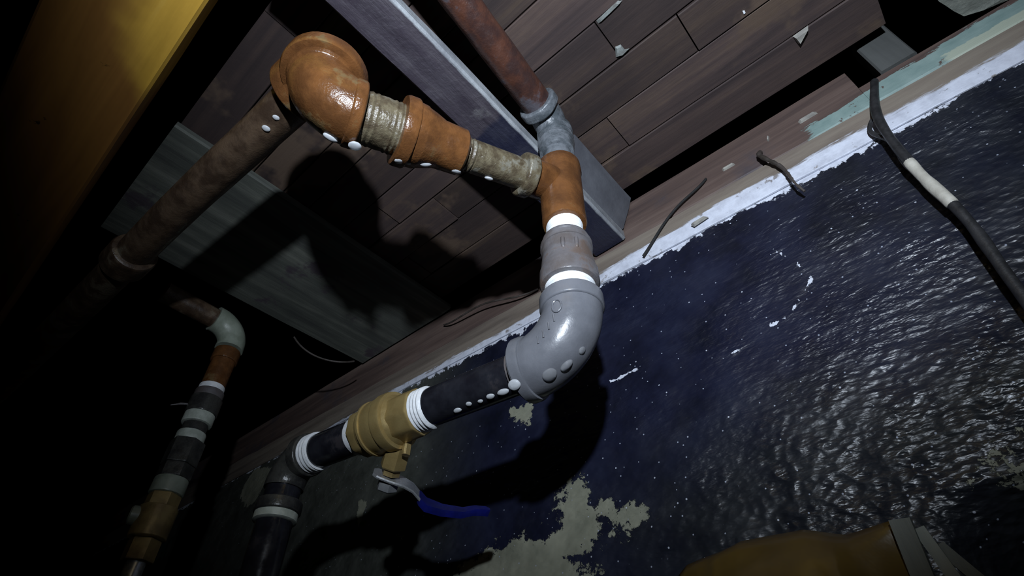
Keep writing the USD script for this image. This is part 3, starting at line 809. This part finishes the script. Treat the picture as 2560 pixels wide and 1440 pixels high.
def strap(ts, widths, offs, thick):
    rings = []
    for t, w, o in zip(ts, widths, offs):
        c = HP + hd * t + hs * o
        rings.append(np.array([c - hu * w - hs * thick, c + hu * w - hs * thick, c + hu * w * 1.04, c + hu * w + hs * thick, c - hu * w + hs * thick, c - hu * w * 1.04]))
    return outward(skin(rings))
sgn = 1.0 if hs @ ds > 0 else -1.0
hb = part(valve, 'handle', strap([-0.034, -0.026, 0.0, 0.030, 0.050, 0.068, 0.085], [0.012, 0.021, 0.025, 0.023, 0.021, 0.020, 0.019], [0, 0, 0, 0, sgn * 0.004, sgn * 0.014, sgn * 0.026], 0.0028), STEEL, 'flat steel strap of the handle')
part(hb, 'grip', strap([0.066, 0.070, 0.085, 0.12, 0.16, LH - 0.03, LH - 0.008, LH], [0.014, 0.0215, 0.0205, 0.0155, 0.0125, 0.0105, 0.0085, 0.005], [sgn * v for v in (0.016, 0.018, 0.026, 0.026, 0.018, 0.006, 0.0, 0.0)], 0.0068), BLUE, 'blue vinyl grip')

# black pipe beyond the valve, elbow and drop
drop = thing('black_drop_pipe', E2, 'black steel pipe from the valve to an elbow and straight down the wall', 'pipe')
z0, z1 = hx(886), hx(712)
LT = hx(690)
part(drop, 'black_pipe', outward(lathe(Q, dh, [(z0, 0.0365), (z0 + (z1 - z0) * 0.5, 0.0365), (z1, 0.0365)], 44)), BLACK)
part(drop, 'thread_tape', lumpy(outward(lathe(Q, dh, [(hx(885), 0.036), (hx(884), 0.040), (hx(858), 0.0395), (hx(854), 0.0365)], 40)), 0.001, 40, 61), TAPE, 'white thread tape left of the valve')
part(drop, 'thread_tape', lumpy(outward(lathe(Q, dh, [(LT - 0.098, 0.0365), (LT - 0.096, 0.0405)] + threads(LT - 0.095, LT - 0.066, 0.0415, 0.009, 0.002) + [(LT - 0.064, 0.038)], 40)), 0.001, 40, 62), TAPE, 'white thread tape at the lower elbow')
CE = Q + dh * hx(690)
dd = onY(648, 1440, CE[1]) - CE; dd /= np.linalg.norm(dd)
ez = lambda py: along(CE, dd, py, False, 0.042)
lower = part(drop, 'elbow', lumpy(outward(sweep(arc(CE, -dh, dd, 0.062, 16, 0.0), 0.041, 36)), 0.001, 26, 63), DARKIRON, 'dark iron elbow')
part(lower, 'collar', outward(lathe(CE, -dh, band(0.04, 0.066, 0.0465, 0.004), 40)), DARKIRON)
part(lower, 'collar', outward(lathe(CE, dd, band(ez(1236), ez(1268), 0.0475, 0.004), 40)), DARKIRON)
part(drop, 'thread_tape', lumpy(outward(lathe(CE, dd, [(ez(1262), 0.038), (ez(1266), 0.0435), (ez(1286), 0.0435), (ez(1290), 0.037)], 40)), 0.001, 40, 65), TAPE_DIM, 'pale tape below the lower elbow')
part(drop, 'drop_pipe', outward(lathe(CE, dd, [(0.05, 0.0365), (0.4, 0.0365), (1.2, 0.0365)], 40)), BLACK)

# ------------------------------------------------------------------ the second line at the left
LC = onX(593, 826, -1.75)
LS_ = 1.2
LH0 = onZ(410, 730, LC[2]); dl = LH0 - LC; dl /= np.linalg.norm(dl)
left = thing('left_drop_line', LC, 'dim pipe line in the lower left with a pale elbow, dark couplings and brass fittings', 'pipe')
ld = onY(330, 1430, LC[1]) - LC; ld /= np.linalg.norm(ld)
lz = lambda py: along(LC, ld, py, False, 0.045)
part(left, 'horizontal_pipe', lumpy(outward(sweep(np.linspace(LC + dl * 0.05, LH0, 24), 0.036, 24)), 0.001, 24, 70), RUST_DARK, 'brown pipe coming out from under the timber')
part(left, 'elbow', lumpy(outward(sweep(arc(LC, dl, ld, 0.075, 14, 0.014), 0.046, 28)), 0.0015, 24, 71), PALE, 'pale elbow wrapped in whitish tape')
def ring(name, y0, y1, r, mat, label=None, square=None, rough=0.0008):
    a, b = lz(y0), lz(y1); r = r * LS_
    return part(left, name, lumpy(outward(lathe(LC, ld, [(a, r * 0.82), (a + 0.002, r * 0.97), (a + 0.005, r), (b - 0.005, r), (b - 0.002, r * 0.97), (b, r * 0.82)], 36, square=square)), rough, 40, y0), mat, label)
ring('coupling', 862, 890, 0.036, RUST, 'orange rusted coupling below the pale elbow')
ring('rust_pipe', 880, 962, 0.0315, RUST, 'orange rusted stub of pipe')
ring('thread_tape', 950, 966, 0.033, TAPE, 'thin white ring of tape')
ring('pipe_collar', 964, 986, 0.037, GREY_DIRTY, 'grey collar')
ring('pipe_union', 982, 1024, 0.040, DARKIRON, 'dark iron union')
ring('thread_tape', 1020, 1048, 0.037, TAPE_DIM, 'broad pale wrap of tape')
ring('nipple', 1044, 1090, 0.030, DARKIRON)
ring('thread_tape', 1068, 1092, 0.0345, TAPE_DIM, 'pale wrap of tape above the black hexagon')
ring('hexagon', 1090, 1152, 0.042, DARKIRON, 'black hexagon union', 6)
ring('hexagon', 1150, 1186, 0.040, DARKIRON, None, 6)
ring('plastic_ring', 1184, 1226, 0.038, PALE, 'pale green plastic ring')
ring('brass_hexagon', 1224, 1262, 0.037, BRASS_DIM, 'dull brass hexagon', 6)
ring('valve_body', 1256, 1338, 0.040, BRASS_DIM, 'dull brass valve body', None, 0.003)
lk = LC + ld * lz(1284)
sidev = np.cross(ld, ray(390, 1284)); sidev /= np.linalg.norm(sidev)
if (M @ sidev)[0] > 0:
    sidev = -sidev
part(left, 'side_boss', lumpy(outward(lathe(lk, sidev, [(0.036, 0.026), (0.06, 0.025), (0.064, 0.02)], 24)), 0.001, 40, 77), PALE, 'pale boss on the side of the brass valve')
ring('brass_end', 1338, 1396, 0.034, BRASS_DIM, 'dull brass valve end', 6)
ring('thin_pipe', 1390, 1600, 0.020, STEEL, 'thin bright pipe at the very bottom')
wk = LC + ld * lz(1002)
part(left, 'tape_end', outward(sweep([wk + sidev * 0.036, wk + sidev * 0.066 + ld * 0.008, wk + sidev * 0.09 + ld * 0.02], [0.003, 0.004, 0.001], 8)), GREY_DIRTY, 'loose end of tape sticking out')

# ------------------------------------------------------------------ cables and wires
cab = [onY(2186, 205, 0.985), onY(2186, 240, 0.965), onY(2192, 285, 0.955), onY(2215, 330, 0.95), onY(2262, 392, 0.95), onY(2320, 455, 0.952), onY(2388, 517, 0.952), onY(2450, 590, 0.955), onY(2520, 690, 0.955), onY(2600, 800, 0.955), onY(2720, 960, 0.955), np.array([0.40, 0.955, 0.25]), np.array([0.36, 0.955, -0.2])]
cp_ = smooth_path(cab, 160)
cable = thing('hanging_cable', cab[3], 'black cable with a bare cream stretch hanging slantwise over the dark wall at the right', 'cable')
rad = 0.0092 + 0.0016 * (meshkit.noise(np.stack([np.arange(160) * 0.21, np.zeros(160), np.zeros(160)], 1), 4) - 0.5)
part(cable, 'sheath', outward(sweep(cp_, rad, 16)), RUBBER)
proj_x = np.array([1280 + F * (M @ q)[0] / -(M @ q)[2] for q in cp_])
sel = (proj_x > 2262) & (proj_x < 2390)
cs = cp_[sel]
rr = 0.0098 + 0.002 * (meshkit.noise(np.stack([np.arange(len(cs)) * 0.45, np.zeros(len(cs)), np.zeros(len(cs))], 1), 8) - 0.3)
rr[0] = rr[-1] = 0.006
part(cable, 'paint_crust', outward(sweep(cs, rr, 16)), CREAM, 'cream painted stretch of the cable')
sel = (proj_x > 2205) & (proj_x < 2292)
part(cable, 'thin_wire', outward(sweep(smooth_path([onY(2180, 300, 0.975), onY(2184, 335, 0.975), onY(2210, 345, 0.97), onY(2255, 400, 0.955), onY(2290, 432, 0.95)], 30), 0.0045, 10)), RUBBER, 'thin wire beside the cable')
single('black_wire', onY(1680, 540, 0.99), outward(sweep(smooth_path([onY(1765, 447, 0.994), onY(1735, 478, 0.985), onY(1700, 510, 0.984), onY(1670, 545, 0.984), onY(1640, 590, 0.982), onY(1608, 640, 0.978)], 40), [0.0035] * 40, 10)), GAP,
       'short thin black line slanting across the brown rim board and sill', 'wire')  # thin black tube drawn as a dark line over rim and sill
single('wire_stub', onY(1950, 420, 0.985), outward(sweep(smooth_path([onY(1900, 382, 0.992), onY(1925, 402, 0.97), onY(1950, 415, 0.972), onY(1968, 432, 0.968), onY(2012, 478, 0.966)], 36), np.linspace(0.005, 0.0018, 36) + 0.002 * RNG.random(36), 10)), WIRE,
       'short twisted brown wire stub sticking out over the white stripe', 'wire')
single('sagging_wire', onZ(800, 890, 1.12), outward(sweep(smooth_path([onZ(735, 842, 1.13), onZ(760, 872, 1.11), onZ(810, 898, 1.10), onZ(850, 905, 1.105), onZ(885, 903, 1.13)], 40), 0.0032, 8)), WIRE,
       'thin brown wire sagging below the edge of the wide board', 'wire')
single('loose_wire', onY(1250, 760, 0.985), outward(sweep(smooth_path([onY(1110, 812, 0.985), onY(1160, 786, 0.96), onY(1215, 758, 0.955), onY(1290, 742, 0.97), onY(1345, 722, 0.985)], 40), 0.0032, 8)), WIRE,
       'thin loose wire arching above the sill, left of the grey elbow', 'wire')

# ------------------------------------------------------------------ ochre sheet and laths at the foot of the wall
sy = 0.80
poly = [onY(a, b, sy) for a, b in [(1690, 1442), (1715, 1412), (1760, 1392), (1800, 1376), (1850, 1352), (1930, 1336), (2005, 1322), (2070, 1330), (2115, 1336), (2170, 1318), (2232, 1300)]]
tx = np.linspace(poly[0][0] - 0.0, poly[-1][0], 90)
topz = np.interp(tx, [p[0] for p in poly], [p[2] for p in poly])
topz[0] -= 0.02
cols = []
tt = np.linspace(0, 1, 60)
def sheet(yoff, sign):
    rows_ = []
    for t in tt:
        z = topz * (1 - t) + (-0.35) * t
        q = np.stack([tx, np.full_like(tx, sy), z], -1)
        y = sy + yoff + sign * 0.05 * np.sqrt(np.clip(t * 8, 0, 1)) * np.clip(np.minimum(tx - tx[0], tx[-1] - tx) * 14, 0, 1)
        y = y + 0.030 * (meshkit.fbm(q * np.array([11, 1, 5]), 3, 90) - 0.5) + 0.018 * (meshkit.fbm(q * np.array([6, 1, 28]), 3, 91) - 0.5)
        rows_.append(np.stack([tx, y, z], -1))
    return np.array(rows_)
fr_, bk_ = sheet(0.0, -1), sheet(0.05, 1)
nr, nc = fr_.shape[:2]
sv = np.vstack([fr_.reshape(-1, 3), bk_.reshape(-1, 3)])
ii = np.arange(nr * nc).reshape(nr, nc); jj = ii + nr * nc
def quadsof(a, b, c, d):
    return np.vstack([np.stack([a, b, c], -1).reshape(-1, 3), np.stack([a, c, d], -1).reshape(-1, 3)])
sf = [quadsof(ii[:-1, :-1], ii[1:, :-1], ii[1:, 1:], ii[:-1, 1:]), quadsof(jj[:-1, :-1], jj[:-1, 1:], jj[1:, 1:], jj[1:, :-1]),
      quadsof(ii[0, :-1], ii[0, 1:], jj[0, 1:], jj[0, :-1]), quadsof(ii[-1, :-1], jj[-1, :-1], jj[-1, 1:], ii[-1, 1:]),
      quadsof(ii[:-1, 0], jj[:-1, 0], jj[1:, 0], ii[1:, 0]), quadsof(ii[:-1, -1], ii[1:, -1], jj[1:, -1], jj[:-1, -1])]
single('plastic_sack', np.array([tx.mean(), sy, 0.0]), outward((sv, np.vstack(sf))), SACK, 'crumpled ochre yellow plastic sack at the bottom edge under the rough dark wall', 'sack', smooth=True)
laths = [((2240, 1303), (2262, 1300), (2330, 1440), (2285, 1440), 0.795, 'broad pale grey lath beside the ochre sack, nearest to it'),
         ((2292, 1325), (2306, 1322), (2400, 1440), (2366, 1440), 0.805, 'narrow pale grey lath right of the broad one by the ochre sack'),
         ((2345, 1370), (2354, 1362), (2450, 1440), (2425, 1440), 0.83, 'darkest and rightmost lath of the three by the ochre sack')]
for (a, b, c, d, yy, lab) in laths:
    A_, B_, C_, D2 = (onY(*q, yy) for q in (a, b, c, d))
    w1 = np.linalg.norm(B_ - A_); ctr0, ctr1 = (A_ + B_) / 2, (C_ + D2) / 2
    ax_ = ctr1 - ctr0; ctr2 = ctr0 + ax_ * 3.2
    n_ = np.array([0, 1.0, 0]); s_ = np.cross(ax_ / np.linalg.norm(ax_), n_)
    rings = []
    for t in np.linspace(0, 1, 12):
        c_ = ctr0 * (1 - t) + ctr2 * t; w_ = 0.011 if 'broad' in lab[:6] else 0.0065
        rings.append(np.array([c_ - s_ * w_ - n_ * 0.008, c_ + s_ * w_ - n_ * 0.008, c_ + s_ * w_ + n_ * 0.008, c_ - s_ * w_ + n_ * 0.008]))
    single('lath', ctr0, outward(skin(rings)), SLAT, lab, 'strip of wood')

# ------------------------------------------------------------------ water drops hanging from the fittings
parts_ = [bend, bp, elbow_mesh, longpipe, outward(lathe(T, db, [(r0, 0.0445), (r1, 0.0455), (r2, 0.0625), (r3, 0.0685)], 44)), outward(lathe(T, db, [(a_(1335), 0.034), (r0, 0.034)], 36)),
          outward(lathe(T, db, [(mid0, 0.05), (mid1, 0.05)], 36)), outward(lathe(T, db, [(s0, 0.0675), (s1, 0.0675)], 40)), outward(lathe(Q, dh, [(g0, 0.0585), (g1, 0.0585)], 40))]
drops = [(665, 321, .0085, .8, 'white drop on the end of the long rusty pipe, the larger of two'), (690, 294, .007, .8, 'white drop on the end of the long rusty pipe, the smaller of two'),
         (826, 344, .014, .62, 'oval white drop under the big rusted elbow'), (887, 377, .0115, .95, 'round white drop under the collar of the big rusted elbow'),
         (1000, 402, .0105, .9, 'white drop at the band of the rusted reducer'), (1022, 408, .006, .9, 'small white drop just right of the one at the reducer band'),
         (1063, 409, .014, .5, 'long white drop under the belly of the rusted reducer'), (1097, 425, .008, .6, 'small white drop under the narrowing of the rusted reducer'),
         (1140, 428, .0105, .85, 'white drop under the small collar of the rusted reducer'), (1222, 446, .0095, .75, 'white drop under the thin nipple left of the tee'),
         (1374, 937, .0125, .85, 'round drop hanging under the large grey elbow'), (1416, 913, .0125, .5, 'flat pale drop on the large grey elbow, right of the round one'),
         (1455, 876, .007, .9, 'faint small drop on the outer bend of the large grey elbow'), (1286, 962, .0115, .8, 'white drop where the black pipe meets the grey elbow'),
         (1258, 980, .0115, .55, 'widest flat white drop under the black pipe'), (1226, 991, .0085, .65, 'ragged white drop under the black pipe, third from the elbow'),
         (1201, 1003, .0055, .7, 'tiny white drop under the middle of the black pipe'), (1172, 1010, .006, .8, 'small white drop under the black pipe, second from the valve'),
         (1144, 1026, .0085, .65, 'oval white drop under the black pipe, nearest to the valve')]
base_v, base_f = (lambda s: (np.array(s.vertices), np.array(s.faces)))(trimesh.creation.icosphere(3, 1.0))
for k, (px, py, rr_, flat_, lab) in enumerate(drops):
    hp = next((q for q in (hit(px, py - dy, *parts_) for dy in range(0, 46, 3)) if q is not None), None)
    if hp is None:
        continue
    o, n_ = hp
    along_ = dh if px > 1120 and py > 800 else db
    a1 = along_ - n_ * (along_ @ n_); a1 /= np.linalg.norm(a1)
    a2 = np.cross(n_, a1)
    v = base_v * (1 + 0.10 * (meshkit.noise(base_v * 1.7 + k * 5.1, 3) - 0.5)[:, None])
    v = o + rr_ * (v[:, :1] * a1 + v[:, 1:2] * a2 * flat_ + v[:, 2:3] * n_ * 0.42)
    single('water_drop', o, outward((v, base_f)), DROP_CLEAR if 'large grey elbow' in lab else DROP, lab, 'drop of water', 'white drops hanging from the pipes', smooth=True)

# ------------------------------------------------------------------ chips and flakes on the timbers
def chip(parent, pix, plane, val, mat, lift=0.004, label=None):
    q = np.array([(onZ if plane == 'z' else onY)(a, b, val) for a, b in pix])
    c = q.mean(0)
    n_ = np.array([0, 0, -1.0]) if plane == 'z' else np.array([0, -1.0, 0])
    lo_, hi_ = q, c + (q - c) * 0.75 + n_ * lift
    part(parent, 'paint_chip', outward(skin([lo_ - n_ * 0.002, hi_])), mat, label, smooth=False)
chip(ceiling, [(1538, 118), (1552, 112), (1562, 124), (1574, 122), (1556, 140), (1540, 144)], 'z', 1.297, CHIP)
chip(ceiling, [(1982, 92), (2021, 64), (1996, 110)], 'z', 1.297, PALE_PAINT, 0.012)
chip(ceiling, [(1855, 27), (1861, 25), (1864, 31), (1858, 36)], 'z', 1.297, TAPE)
chip(ceiling, [(1491, 52), (1545, 2), (1556, 2), (1530, 28), (1496, 60)], 'z', 1.297, CHIP, 0.003)
chip(rim, [(1994, 304), (2038, 278), (2044, 282), (2000, 309)], 'y', 0.997, PALE_PAINT)
chip(rim, [(1804, 424), (1834, 407), (1838, 411), (1808, 428)], 'y', 0.997, PALE_PAINT)
chip(rim, [(1919, 340), (1923, 341), (1922, 353), (1918, 352)], 'y', 0.997, PALE_PAINT)
chip(rim, [(1726, 562), (1762, 540), (1772, 541), (1735, 566)], 'y', 0.982, PALE_PAINT)
